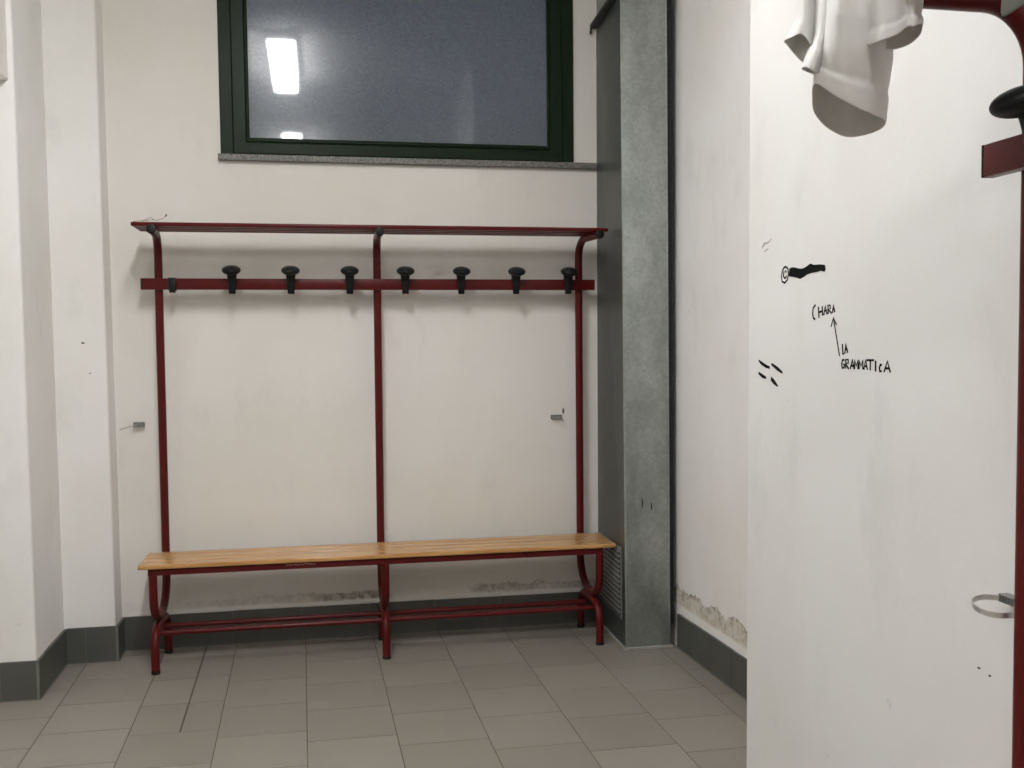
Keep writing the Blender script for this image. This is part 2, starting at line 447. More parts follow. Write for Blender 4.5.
bm = bmesh.new(); box(bm, 0.321, 2.036, -0.028, 0.0, 2.162, 2.1895, 0.003); box(bm, 0.328, 1.927, -0.001, 0.22, 2.1625, 2.1895)
struct('window_sill', bm, M['granite'], parent=win)
bm = bmesh.new()
box(bm, 0.3272, 0.3318, -0.003, 0.06, 2.19, 3.095)
struct('frame_seal', bm, M['white_metal'], parent=win)

# ------------------------------------------------------------------ ceiling lights
for i, (x, y0, y1, lab) in enumerate(((0.552, -3.0, -1.80, 'long twin-tube ceiling light nearest the window wall'), (0.552, -5.75, -4.72, 'long twin-tube ceiling light farther from the window, reflected low in the glass'))):
    t = thing('ceiling_light', lab, 'ceiling light', (x, (y0 + y1) / 2, CEIL), 0, 'fluorescent ceiling lights')
    h = (y1 - y0) / 2
    bm = bmesh.new(); box(bm, -0.095, 0.095, -h - 0.02, h + 0.02, -0.055, 0, 0.006); obj('housing', bm, M['white_metal'], t)
    bm = bmesh.new(); box(bm, -0.082, 0.082, -h, h, -0.10, -0.0555, 0.012, 3); obj('diffuser', bm, M['lamp'] if i == 0 else M['lamp_worn'], t)

# ------------------------------------------------------------------ bench with coat rack
YB = -0.08     # pole plane
YF = -0.383    # front feet
R = 0.0172
ZA = 1.8245
def make_rack(label, loc, rotz, broken=None):
    t = thing('changing_room_bench', label, 'bench', loc, rotz, 'red benches with coat racks')
    xs = (0.060, 0.995, 1.932); xfs = (0.049, 0.996, 1.943)
    tops = (0.0665, 1.0005, 1.9295); caps = (0.078, 1.000, 1.960)
    for x, xf, xt, ex in zip(xs, xfs, tops, caps):
        xm = xf + (x - xf) * 0.5
        path = [(ex, -0.338, ZA), (xt, YB, ZA), (x, YB, 0.217), (xm, (YB + YF) / 2, 0.217), (xf, YF, 0.217), (xf, YF, 0.412)]
        pts = fillet([path[0], path[1], path[2], path[4], path[5]], [0.085, 0.14, 0.10], 10)
        bm = bmesh.new(); tube(bm, pts, R, 16); fr = obj('side_frame', bm, M['red'], t, True, 0.9)
        bm = bmesh.new()
        tube(bm, [(ex, -0.330, ZA), (ex, -0.3355, ZA), (ex, -0.350, ZA), (ex, -0.353, ZA)], [0.0180, 0.0188, 0.0186, 0.012], 18)
        obj('end_cap', bm, M['black'], fr, True, 0.9)
        pts = fillet([(xf, YF, 0.012), (xf, YF, 0.1848), (x, YB, 0.1848), (x, YB, 0.012)], [0.085, 0.085], 10)
        bm = bmesh.new(); tube(bm, pts, R, 16); lp = obj('foot_loop', bm, M['red'], t, True, 0.9)
        for fx, fy in ((xf, YF), (x, YB)):
            bm = bmesh.new(); tube(bm, [(fx, fy, 0.0005), (fx, fy, 0.003), (fx, fy, 0.0145)], [0.0165, 0.0180, 0.0177], 16)
            obj('rubber_foot', bm, M['rubber'], lp, True, 0.7)
    # foot rails tying the loops together
    for y, zr in ((-0.302, 0.1490), (-0.190, 0.1500)):
        bm = bmesh.new(); tube(bm, [(0.055, y, zr), (1.937, y, zr)], 0.0118, 14)
        obj('foot_rail', bm, M['red'], t, True, 0.9)
    # angle rails carrying the seat
    bm = bmesh.new(); box(bm, 0.028, 1.964, -0.372, -0.368, 0.408, 0.4345); box(bm, 0.028, 1.964, -0.372, -0.335, 0.4305, 0.4345)
    rail = obj('seat_rail', bm, M['red'], t)
    bm = bmesh.new()
    for k in range(13):
        x = 0.585 + k * 0.0092 + random.uniform(-0.002, 0.002)
        ribbon(bm, [(x, -0.372, 0.4275 + random.uniform(-.002, .002)), (x + random.uniform(0.004, 0.008), -0.372, 0.4265 + random.uniform(-.003, .003))], 0.0035, (0, -1, 0))
    s = obj('paint_scrape', bm, M['scuff'], rail); s['label'] = 'row of pale scraped marks in the red paint'
    bm = bmesh.new(); box(bm, 0.028, 1.964, -0.125, -0.121, 0.408, 0.4345); box(bm, 0.028, 1.964, -0.155, -0.121, 0.4305, 0.4345)
    obj('seat_rail', bm, M['red'], t)
    for x in (0.052, 0.995, 1.941):
        bm = bmesh.new(); box(bm, x - 0.015, x + 0.015, -0.367, -0.126, 0.412, 0.4300, 0.002)
        obj('cross_bar', bm, M['red'], t)
    # varnished seat slats
    w, g = 0.0615, 0.0118; y = -0.3815
    for i in range(4):
        bm = bmesh.new(); box(bm, -0.008 - 0.003 * (i == 0), 2.016 + 0.003 * (i == 0), y, y + w, 0.4348, 0.4545, 0.0045, 3)
        o = obj('seat_slat', bm, M['wood'], t, True, 0.5)
        o.data = o.data; y += w + g
    # shelf of four steel slats
    for y in (-0.3455, -0.2785, -0.2115, -0.1445):
        bm = bmesh.new(); box(bm, 0.0, 2.0, y, y + 0.040, 1.8372, 1.8535, 0.005, 3)
        obj('shelf_slat', bm, M['red'], t, True, 0.6)
    # hook rail
    bm = bmesh.new(); box(bm, 0.0, 1.994, -0.1175, -0.0955, 1.5915, 1.6400, 0.004, 2)
    hr = obj('hook_rail', bm, M['red'], t, True, 0.6)
    for x0, x1 in ((-0.004, 0.0005), (1.9935, 1.998)):
        bm = bmesh.new(); box(bm, x0, x1, -0.1168, -0.0962, 1.592, 1.6395, 0.001); obj('end_plug', bm, M['black'], hr)
    for i, x in enumerate((0.126, 0.371, 0.620, 0.874, 1.119, 1.370, 1.622, 1.866)):
        bm = bmesh.new()
        if broken == i:
            # only the clip is left of this hook
            box(bm, x - 0.0165, x + 0.0165, -0.128, -0.0935, 1.586, 1.6425, 0.004, 2)
            tube(bm, [(x, -0.121, 1.592), (x, -0.121, 1.578)], [0.0145, 0.0125], 14)
            o = obj('coat_hook', bm, M['black'], t, True, 0.7); o['label'] = 'hook broken off, only its black clip left'
            continue
        rows = []
        for z, hw, yf in ((1.5730, 0.0110, -0.1290), (1.5765, 0.0128, -0.1315), (1.6100, 0.0142, -0.1345), (1.6380, 0.0165, -0.1385), (1.6520, 0.0180, -0.1440), (1.6640, 0.0200, -0.1500), (1.6720, 0.021, -0.1600)):
            yb = -0.1178 if z < 1.6405 else -0.094 - (z - 1.6405) * 0.8
            ring = []
            for k in range(20):
                a = 2 * PI * k / 20; cx, sx = math.cos(a), math.sin(a)
                sq = lambda q: math.copysign(abs(q) ** 0.6, q)
                ring.append(bm.verts.new((x + 0.003 + hw * 1.13 * sq(cx), (yf + yb) / 2 + (yb - yf) / 2 * sq(sx), z)))
            rows.append(ring)
        for a, b in zip(rows, rows[1:]):
            for k in range(20): bm.faces.new((a[k], a[(k + 1) % 20], b[(k + 1) % 20], b[k]))
        bm.faces.new(rows[0][::-1]); bm.faces.new(rows[-1])
        box(bm, x - 0.0145, x + 0.0145, -0.119, -0.0925, 1.6402, 1.6450, 0.001)
        box(bm, x - 0.0145, x + 0.0145, -0.0953, -0.0925, 1.600, 1.6450, 0.001)
        hk = obj('coat_hook', bm, M['black'], t, True, 0.7)
        bm = bmesh.new(); ellipsoid(bm, (x + 0.003, -0.147, 1.6735), (0.0400, 0.0435, 0.0205), math.radians(13), 28, 16)
        obj('hook_head', bm, M['black'], hk, True)
    return t
make_rack('red steel bench with varnished slat seat and coat rack, under the window', (0, 0, 0), 0, broken=0)
make_rack('red steel coat rack bench at the right photo edge, white shirt on its shelf', (XP + 0.024, -3.4512, 0.0035), -PI / 2).rotation_euler.x = 0.010     # this one leans a touch

# ------------------------------------------------------------------ galvanised duct in the corner
DX0, DX1, DY = 2.041, 2.2440, -0.498
duct = thing('air_duct', 'grey galvanised sheet steel duct standing in the corner beside the bench', 'duct', (2.14, -0.22, 0))
def dloc(bm):
    bmesh.ops.translate(bm, verts=bm.verts[:], vec=(-2.14, 0.22, 0))
def dshift(z): return -0.0110 - 0.0065 * z      # the sheet leans very slightly
def dbox(x0, x1, y0, y1, z0, z1, bev=0.003, lean0=0.0, lean1=1.0):
    bm = bmesh.new(); vs = box(bm, x0, x1, y0, y1, z0, z1, bev, 2)
    for q in bm.verts: q.co.x += dshift(q.co.z) * (1.0 if q.co.y < -0.2 else 0.0)
    dloc(bm); return bm
obj('lower_trunk', dbox(DX0, DX1, DY, -0.003, 0.012, 2.812), M['zinc'], duct, True, 0.5)
ss = obj('side_shade_sheet', dbox(DX0 - 0.0012, DX0 + 0.0005, DY + 0.002, -0.003, 0.013, 2.806, 0.0003), M['zinc_shade'], duct)  # thin sheet added over the trunk, its darker colour carries the side's shade
ss['label'] = 'added zinc sheet with shade in its darker colour on the side facing the bench'
obj('upper_trunk', dbox(DX0, DX1, DY, -0.003, 2.826, CEIL - 0.001), M['zinc'], duct, True, 0.5)
bm = bmesh.new()
for z0, z1 in ((2.8105, 2.8185), (2.8200, 2.8280)):
    box(bm, DX0 - 0.032, DX0 + 0.001, DY - 0.004, -0.003, z0, z1, 0.0015)
    box(bm, DX0 - 0.032, DX1 + 0.020, DY - 0.014, DY + 0.001, z0, z1, 0.0015)
for q in bm.verts: q.co.x += dshift(q.co.z) * (1.0 if q.co.y < -0.2 else 0.0)
dloc(bm); obj('joint_flange', bm, M['flange'], duct)
bm = bmesh.new()
tube(bm, [(DX0 - 0.030, -0.022, 2.806), (DX0 - 0.032, -0.022, 2.795), (DX0 - 0.034, -0.024, 2.782)], 0.005, 8)
dloc(bm); obj('loose_clip', bm, M['black_and_shade'], duct)
# folded seams along the front edges
bm = bmesh.new(); box(bm, DX0 - 0.0015, DX0 + 0.006, DY - 0.0025, DY + 0.004, 0.014, 2.806, 0.0008)
box(bm, DX1 - 0.006, DX1 + 0.001, DY - 0.002, DY + 0.004, 0.014, 2.806, 0.0008)
box(bm, DX0 + 0.012, DX1 - 0.012, DY - 0.0025, DY + 0.001, 2.778, 2.782, 0.0006)
for q in bm.verts: q.co.x += dshift(q.co.z)
dloc(bm); obj('folded_seam', bm, M['zinc'], duct)
bm = bmesh.new(); box(bm, DX1 + 0.001, DX1 + 0.024, DY + 0.012, -0.02, 0.10, CEIL - 0.002)
for q in bm.verts: q.co.x += dshift(q.co.z) * (1.0 if q.co.y < -0.2 else 0.0)
dloc(bm); obj('gap_shade', bm, M['black_and_shade'], duct)  # black strip added between duct and wall to darken the gap like shade
bm = bmesh.new(); box(bm, DX0 - 0.008, DX1 + 0.012, DY - 0.006, -0.003, 0.0005, 0.0135, 0.002)
for q in bm.verts: q.co.x += dshift(0) * (1.0 if q.co.y < -0.2 else 0.0)
dloc(bm); obj('foot_bead', bm, M['bead'], duct)
for x0, z0, ln, lab in ((2.104, 0.672, 0.044, 'longer dark scratch on the front sheet'), (2.146, 0.650, 0.032, 'shorter dark scratch on the front sheet')):
    bm = bmesh.new()
    ribbon(bm, [(x0, DY, z0), (x0 + 0.002, DY, z0 - ln / 2), (x0 + 0.001, DY, z0 - ln)], [0.003, 0.0055, 0.003], (0, -1, 0), 0.0008)
    dloc(bm); obj('scratch', bm, M['black_and_shade'], duct)['label'] = lab
# louvred grille on the side facing the bench
def gshift(bm):
    for q in bm.verts: q.co.x += dshift(q.co.z) * min(1.0, -q.co.y / 0.498)
gr0, gr1, gz0, gz1 = -0.428, -0.040, 0.135, 0.432
bm = bmesh.new()
box(bm, DX0 - 0.006, DX0 + 0.002, gr0 - 0.010, gr0, gz0 - 0.010, gz1 + 0.010, 0.001); box(bm, DX0 - 0.006, DX0 + 0.002, gr1, gr1 + 0.010, gz0 - 0.010, gz1 + 0.010, 0.001)
box(bm, DX0 - 0.006, DX0 + 0.002, gr0, gr1, gz1, gz1 + 0.010, 0.001); box(bm, DX0 - 0.006, DX0 + 0.002, gr0, gr1, gz0 - 0.010, gz0, 0.001)
for q in bm.verts: q.co.x += 0.0015
gshift(bm); dloc(bm); gr = obj('louvre_grille', bm, M['louvre'], duct)
bm = bmesh.new(); box(bm, DX0 - 0.0030, DX0 - 0.0005, gr0, gr1, gz0, gz1); gshift(bm); dloc(bm)
obj('grille_backing', bm, M['black_and_shade'], gr)
z = gz0 + 0.012
while z < gz1 - 0.01:
    bm = bmesh.new()
    a = [(DX0 - 0.0025, z + 0.011), (DX0 - 0.0085, z), (DX0 - 0.0085, z - 0.002), (DX0 - 0.0025, z + 0.008)]
    A = [bm.verts.new((p[0], gr0 + 0.001, p[1])) for p in a]; B = [bm.verts.new((p[0], gr1 - 0.001, p[1])) for p in a]
    for k in range(4): bm.faces.new((A[k], A[(k + 1) % 4], B[(k + 1) % 4], B[k]))
    bm.faces.new(A[::-1]); bm.faces.new(B)
    gshift(bm); dloc(bm); obj('louvre_blade', bm, M['louvre'], gr); z += 0.0228

# ------------------------------------------------------------------ box high on the left step
bm = bmesh.new(); box(bm, -0.85, -0.370, YL1 - 0.17, YL1 - 0.0005, 2.337, 2.80, 0.004); 
wb = thing('wall_box', 'pale metal box mounted high on the left step, its corner at the photo edge', 'box')
obj('casing', bm, M['box'], wb)
bm = bmesh.new(); box(bm, -0.83, -0.40, YL1 - 0.176, YL1 - 0.1695, 2.36, 2.78, 0.003); obj('lid', bm, M['box'], wb)

# ------------------------------------------------------------------ wire scrap on the shelf
bm = bmesh.new()
tube(bm, [(0.045, -0.335, 1.8555), (0.060, -0.325, 1.866), (0.078, -0.315, 1.876), (0.082, -0.320, 1.866), (0.098, -0.325, 1.862), (0.118, -0.322, 1.868), (0.134, -0.318, 1.879)], 0.0011, 6)
tube(bm, [(0.132, -0.3185, 1.878), (0.135, -0.318, 1.883), (0.139, -0.317, 1.888)], [0.002, 0.0035, 0.002], 8)
tube(bm, [(0.010, -0.335, 1.8552), (0.050, -0.330, 1.860), (0.090, -0.328, 1.864)], 0.0010, 6)
tag(obj('wire_scrap', bm, M['wire'], None, True), 'thin bent wire scrap lying on the left end of the red shelf', 'wire')

# ------------------------------------------------------------------ metal straps on the walls
def strap_band(bm, pts, h, th=0.0012):
    P = [Vector(p) for p in pts]; rows = []
    for i, p in enumerate(P):
        d = (P[min(i + 1, len(P) - 1)] - P[max(i - 1, 0)]); d.z = 0; d.normalize(); s = Vector((d.y, -d.x, 0)) * th / 2
        rows.append([bm.verts.new(p + s * a + Vector((0, 0, h / 2 * b))) for a, b in ((1, 1), (-1, 1), (-1, -1), (1, -1))])
    for a, b in zip(rows, rows[1:]):
        for k in range(4): bm.faces.new((a[k], a[(k + 1) % 4], b[(k + 1) % 4], b[k]))
    bm.faces.new(rows[0][::-1]); bm.faces.new(rows[-1])
t = thing('strap_loop', 'thin metal strap loop sticking out of the partition behind the right red pole', 'strap', (1.754, -3.447, 0.945), 0, 'metal wall straps')
bm = bmesh.new(); loop = ctrl([(x - 1.754, y + 3.447, 0.0) for x, y in ((1.728, -3.398), (1.748, -3.380), (1.767, -3.374), (1.786, -3.386), (1.7935, -3.412), (1.786, -3.445), (1.766, -3.470), (1.742, -3.481), (1.719, -3.480), (1.707, -3.462), (1.712, -3.428))], 48)
strap_band(bm, loop + loop[:1], 0.0085)
obj('band', bm, M['strap'], t, True, 0.7)
bm = bmesh.new(); box(bm, 0.031, 0.0495, 0.028, 0.066, -0.006, 0.007, 0.0015)
for k in range(5): box(bm, 0.0295, 0.0315, 0.031 + k * 0.0068, 0.034 + k * 0.0068, -0.005, 0.006)
obj('buckle', bm, M['strap_dark'], t)
t = thing('wall_strap', 'small metal strap clip hanging from the back wall left of the red bench pole', 'strap', (-0.045, 0, 1.008), 0, 'metal wall straps')
bm = bmesh.new(); strap_band(bm, [(0.018, -0.0005, 0.004), (0.010, -0.018, 0.002), (-0.02, -0.034, -0.004), (-0.045, -0.058, -0.010), (-0.068, -0.088, -0.016)], 0.0045)
obj('band', bm, M['strap'], t, True, 0.7)
bm = bmesh.new(); box(bm, -0.022, 0.026, -0.026, -0.014, -0.010, 0.010, 0.002)
for k in range(4): box(bm, -0.018 + k * 0.011, -0.013 + k * 0.011, -0.0275, -0.0255, -0.002, 0.008)
obj('buckle', bm, M['strap_dark'], t)
t = thing('wall_strap', 'tiny metal strap clip on the back wall beside the red pole next to the duct', 'strap', (1.836, 0, 0.998), 0, 'metal wall straps')
bm = bmesh.new(); strap_band(bm, [(-0.018, -0.0005, -0.006), (-0.004, -0.022, -0.008), (0.018, -0.034, -0.010), (0.030, -0.02, -0.016), (0.036, -0.0005, -0.022)], 0.003)
obj('band', bm, M['strap_dark'], t, True, 0.7)
bm = bmesh.new()
for (x0, x1, z0, z1) in ((-0.024, 0.024, 0.006, 0.010), (-0.024, 0.024, -0.010, -0.006), (-0.026, -0.022, -0.010, 0.010), (0.022, 0.026, -0.010, 0.010)):
    box(bm, x0, x1, -0.012, -0.0005, z0, z1)
obj('buckle', bm, M['strap_dark'], t)

# ------------------------------------------------------------------ writing on the partition
N = (-1, 0, 0)
def ink(name, strokes, w, label, cat='handwriting', mat='ink', group='marker writing on the partition'):
    bm = bmesh.new()
    for k, s in enumerate(strokes):
        ribbon(bm, [(XP, y, z) for y, z in s], w if not isinstance(w, list) else w[k], N, 0.0006 + 0.0001 * (k % 3))
    o = obj(name, bm, M[mat], PART); o['label'] = label
    return o
ink('written_word', [[(-2.7084, 1.4335), (-2.6974, 1.4265), (-2.6948, 1.4139), (-2.6992, 1.4041), (-2.7076, 1.4019)],
    [(-2.7223, 1.4288), (-2.7254, 1.4047)], [(-2.7399, 1.4295), (-2.7423, 1.4085)], [(-2.7238, 1.4163), (-2.7408, 1.419)],
    [(-2.7476, 1.4099), (-2.7539, 1.4296), (-2.7623, 1.4111)], [(-2.7495, 1.4187), (-2.7608, 1.42)],
    [(-2.7675, 1.4115), (-2.7658, 1.4308), (-2.7757, 1.4295), (-2.7784, 1.4241), (-2.7686, 1.4213), (-2.7822, 1.4128)],
    [(-2.7861, 1.4136), (-2.79, 1.4294), (-2.7967, 1.4148)], [(-2.7866, 1.4208), (-2.7953, 1.422)]], 0.0048, 'CHARA handwritten in black marker above the arrow on the partition')
ink('drawn_arrow', [[(-2.8191, 1.3226), (-2.7906, 1.403)], [(-2.7812, 1.3845), (-2.7906, 1.403), (-2.805, 1.3879)]], 0.0038, 'thin black marker arrow pointing up to CHARA on the partition', 'drawing')
ink('written_word', [[(-2.8311, 1.3478), (-2.8328, 1.3271), (-2.8384, 1.3271)], [(-2.8415, 1.3281), (-2.8454, 1.3478), (-2.8538, 1.3297)], [(-2.8426, 1.3363), (-2.8518, 1.3373)]], 0.0045, 'LA handwritten in black marker beside the arrow foot')
GL = {'G': [[(.85, .9), (.3, .95), (.05, .5), (.2, .05), (.75, .1), (.9, .42), (.5, .45)]], 'R': [[(.1, 0), (.1, 1), (.75, .95), (.8, .62), (.1, .5), (.9, 0)]],
      'A': [[(.05, 0), (.5, 1), (.95, 0)], [(.2, .36), (.8, .36)]], 'M': [[(.05, 0), (.12, 1), (.5, .35), (.85, 1), (.95, 0)]], 'T': [[(0, .98), (1, 1)], [(.5, 1), (.5, 0)]],
      'I': [[(.5, 1), (.5, 0)]], 'C': [[(.85, .75), (.5, .85), (.15, .5), (.3, .05), (.85, .1)]]}
st = []
for ch, p0, p1, dz, hh in (('G', 841.8, 845.4, 0, 1), ('R', 846, 850, .0, 1), ('A', 851, 855.6, 0, .95), ('M', 855.4, 859.6, 0, .95), ('M', 860, 864.6, 0, .95), ('A', 865, 869, 0, 1), ('T', 868, 875, -.001, 1.05), ('I', 875.6, 877.8, -.0025, 1.1), ('C', 880, 883, -.0030, .9), ('A', 884.4, 891, -.0030, 1.1)):
    for s in GL[ch]:
        st.append([(-2.829 - (p0 + (p1 - p0) * u - 842) * 0.00392, 1.2965 + dz + v * 0.0195 * hh) for u, v in s])
ink('written_word', st, 0.0044, 'GRAMMATICA handwritten in black marker below LA on the partition')
bm = bmesh.new()
poly = [(-2.5763, 1.5214), (-2.59, 1.5235), (-2.6047, 1.5224), (-2.622, 1.519), (-2.641, 1.517), (-2.652, 1.518), (-2.6666, 1.521), (-2.6823, 1.5256), (-2.6930, 1.5226), (-2.7041, 1.5212), (-2.7265, 1.5204), (-2.7494, 1.5179), (-2.7538, 1.5093), (-2.7498, 1.5026), (-2.7318, 1.5066), (-2.715, 1.5048), (-2.6983, 1.5045), (-2.683, 1.5038), (-2.667, 1.5022), (-2.65, 1.4976), (-2.6317, 1.4942), (-2.617, 1.4978), (-2.6018, 1.5004), (-2.588, 1.5022), (-2.5746, 1.5036)]
lo = [bm.verts.new((XP, y, z)) for y, z in poly]; hi = [bm.verts.new((XP - 0.0008, y, z)) for y, z in poly]
bm.faces.new(hi)
for k in range(len(poly)): bm.faces.new((lo[k], lo[(k + 1) % len(poly)], hi[(k + 1) % len(poly)], hi[k]))
obj('ink_blot', bm, M['ink'], PART)['label'] = 'thick black marker blot covering a word on the partition'
ink('drawn_oval', [[(-2.5569, 1.5273), (-2.5688, 1.5219), (-2.5717, 1.5097), (-2.5665, 1.4965), (-2.5527, 1.4898), (-2.5386, 1.4936), (-2.5349, 1.5045), (-2.5396, 1.5194), (-2.5479, 1.5255), (-2.5569, 1.5273)],
    [(-2.548, 1.5173), (-2.5454, 1.5053), (-2.5539, 1.5003), (-2.5622, 1.5052)], [(-2.555, 1.5184), (-2.5606, 1.5135)]], 0.0048, 'small oval outline drawn in marker just left of the black blot', 'drawing')
for s, w, lab in (([(-2.4073, 1.3066), (-2.4249, 1.2997), (-2.4509, 1.293), (-2.4722, 1.2899)], [.004, .008, .008, .006], 'upper left dash of the four black marker dashes near the partition edge'),
        ([(-2.4829, 1.299), (-2.5177, 1.2882), (-2.5436, 1.2795)], [.006, .009, .005], 'upper right dash of the four black marker dashes near the partition edge'),
        ([(-2.4078, 1.2753), (-2.4298, 1.2687), (-2.4514, 1.2644)], [.006, .009, .006], 'lower left dash of the four black marker dashes near the partition edge'),
        ([(-2.481, 1.2643), (-2.4978, 1.256), (-2.5184, 1.247)], [.010, .011, .004], 'lower right dash of the four black marker dashes near the partition edge')):
    bm = bmesh.new(); ribbon(bm, [(XP, y, z) for y, z in s], w, N, 0.0008)
    obj('marker_dash', bm, M['ink'], PART)['label'] = lab
ink('pencil_scribble', [[(-2.4245, 1.5809), (-2.4359, 1.5894), (-2.451, 1.5912), (-2.4659, 1.5945), (-2.477, 1.5997)], [(-2.4377, 1.5719), (-2.4587, 1.5773)], [(-2.4245, 1.585), (-2.44, 1.594), (-2.4600, 1.590)]], 0.0022,
    'faint grey scribble above the black blot on the partition', 'drawing', 'pencil')

# chips in the plaster
def chip(wall, x, y, z, nrm, u, v, label):
    bm = bmesh.new(); nrm = Vector(nrm); s = nrm.cross(Vector((0, 0, 1)))
    c = Vector((x, y, z)); P = [(c + s * u * math.cos(a) * random.uniform(.7, 1) + Vector((0, 0, v * math.sin(a) * random.uniform(.7, 1)))) for a in [2 * PI * k / 9 for k in range(9)]]
    lo = [bm.verts.new(p) for p in P]; hi = [bm.verts.new(p + nrm * 0.0009) for p in P]
    bm.faces.new(hi)
    for k in range(9): bm.faces.new((lo[k], lo[(k + 1) % 9], hi[(k + 1) % 9], hi[k]))
    obj('plaster_chip', bm, M['chip'], wall)['label'] = label
chip(PIER, -0.236, YL3, 1.366, (0, -1, 0), .009, .004, 'upper of two dark specks on the narrow left pier')
chip(PIER, -0.212, YL3, 1.238, (0, -1, 0), .005, .003, 'lower of two dark specks on the narrow left pier')
chip(PART, XP, -3.310, .807, N, .0045, .0022, 'left of two dark specks on the partition below the strap loop')
chip(PART, XP, -3.339, .803, N, .004, .002, 'right of two dark specks on the partition below the strap loop')
chip(BACK, 1.872, 0, 1.026, (0, -1, 0), .006, .016, 'dark scratch just above the small strap clip near the duct')
chip(BACK, 1.938, 0, .895, (0, -1, 0), .006, .020, 'dark scratch on the back wall between the red pole and the duct')

# ------------------------------------------------------------------ shirt hung over the end of the right shelf
def loft(bm, loops, n=56, rows=26, hem=None, amp=0.0025, seed=0.0):
    L = [ctrl(l, n) for l in loops]; R_ = []
    m = len(L) - 1
    for j in range(rows + 1):
        q = j * m / rows; i = min(int(q), m - 1); u = q - i
        ring = []
        cen = sum((L[i][k].lerp(L[i + 1][k], u) for k in range(n)), Vector()) / n
        for k in range(n):
            p = L[i][k].lerp(L[i + 1][k], u)
            d = (p - cen); d.z = 0
            if d.length > 1e-6: d.normalize()
            w = noise.noise(Vector((p.x * 26 + seed, p.y * 26, p.z * 7))) + 0.5 * noise.noise(Vector((p.x * 60, p.y * 60 + seed, p.z * 30)))
            h = 0.0
            if hem is not None:
                s = j / rows
                if s > hem: h = 0.0030
                elif s > hem - 0.06: h = -0.0012
            ring.append(bm.verts.new(p + d * (w * amp * (0.35 + 0.65 * (1 - j / rows)) + h)))
        R_.append(ring)
    for a, b in zip(R_, R_[1:]):
        for k in range(n): bm.faces.new((a[k], a[(k + 1) % n], b[(k + 1) % n], b[k]))
    return R_
shirt = thing('white_shirt', 'crumpled white cotton shirt hanging over the end of the right red shelf', 'shirt', (1.49, -3.46, 1.8535))
def sloc(bm): bmesh.ops.translate(bm, verts=bm.verts[:], vec=(-1.49, 3.46, -1.8535))
def cloth(name, bm, mat, parent):
    sloc(bm) if parent is shirt else None
    o = obj(name, bm, mat, parent, True)
    md = o.modifiers.new('thick', 'SOLIDIFY'); md.thickness = 0.0016; md.offset = 0
    sb = o.modifiers.new('smooth', 'SUBSURF'); sb.levels = 1; sb.render_levels = 1
    return o
bm = bmesh.new()
main_top = [(1.452, -3.440, 1.876), (1.424, -3.500, 1.854), (1.415, -3.545, 1.838), (1.435, -3.550, 1.838), (1.461, -3.545, 1.841), (1.547, -3.450, 1.878), (1.580, -3.380, 1.903), (1.537, -3.380, 1.901), (1.510, -3.380, 1.899), (1.494, -3.380, 1.898), (1.477, -3.390, 1.894)]
main_mid = [(1.444, -3.430, 1.773), (1.418, -3.490, 1.756), (1.418, -3.530, 1.745), (1.445, -3.540, 1.741), (1.480, -3.525, 1.743), (1.552, -3.440, 1.761), (1.579, -3.385, 1.777), (1.539, -3.380, 1.776), (1.511, -3.380, 1.775), (1.484, -3.380, 1.774), (1.466, -3.390, 1.778)]
main_up = [(1.446, -3.440, 1.820), (1.420, -3.500, 1.800), (1.413, -3.545, 1.787), (1.436, -3.550, 1.785), (1.462, -3.545, 1.786), (1.546, -3.450, 1.817), (1.581, -3.380, 1.840), (1.538, -3.380, 1.838), (1.510, -3.380, 1.836), (1.491, -3.380, 1.835), (1.473, -3.390, 1.833)]
main_rim = [(1.443, -3.420, 1.708), (1.421, -3.470, 1.715), (1.432, -3.505, 1.690), (1.460, -3.515, 1.672), (1.494, -3.500, 1.666), (1.548, -3.430, 1.673), (1.561, -3.390, 1.671), (1.540, -3.380, 1.664), (1.513, -3.380, 1.662), (1.485, -3.380, 1.674), (1.460, -3.390, 1.692)]
loft(bm, [main_top, main_up, main_mid, main_rim], hem=0.85, seed=1.3, rows=36, amp=0.0045)
cloth('hanging_sleeve', bm, M['shirt'], shirt)
bm = bmesh.new()
r_top = [(1.458, -3.550, 1.839), (1.456, -3.575, 1.831), (1.477, -3.580, 1.830), (1.495, -3.572, 1.834), (1.501, -3.580, 1.832), (1.525, -3.565, 1.838), (1.550, -3.520, 1.854), (1.547, -3.490, 1.864), (1.528, -3.480, 1.867), (1.495, -3.500, 1.858)]
r_rim = [(1.465, -3.530, 1.751), (1.456, -3.575, 1.745), (1.477, -3.580, 1.753), (1.496, -3.572, 1.766), (1.501, -3.580, 1.765), (1.519, -3.565, 1.773), (1.545, -3.520, 1.773), (1.548, -3.490, 1.769), (1.530, -3.480, 1.764), (1.497, -3.500, 1.757)]
loft(bm, [r_top, r_rim], hem=0.78, rows=18, seed=4.1, amp=0.003)
cloth('folded_sleeve', bm, M['shirt'], shirt)
bm = bmesh.new()
a_top = [(1.409, -3.43, 1.876), (1.404, -3.46, 1.866), (1.409, -3.47, 1.863), (1.429, -3.46, 1.868), (1.444, -3.43, 1.878), (1.442, -3.41, 1.885), (1.437, -3.4, 1.888), (1.422, -3.41, 1.884)]
a_mid = [(1.408, -3.43, 1.814), (1.401, -3.46, 1.805), (1.404, -3.47, 1.802), (1.422, -3.46, 1.803), (1.436, -3.43, 1.809), (1.438, -3.41, 1.815), (1.432, -3.4, 1.821), (1.419, -3.41, 1.82)]
a_rim = [(1.390, -3.43, 1.783), (1.388, -3.46, 1.780), (1.398, -3.47, 1.782), (1.418, -3.46, 1.767), (1.432, -3.43, 1.764), (1.431, -3.41, 1.759), (1.421, -3.4, 1.773), (1.404, -3.41, 1.783)]
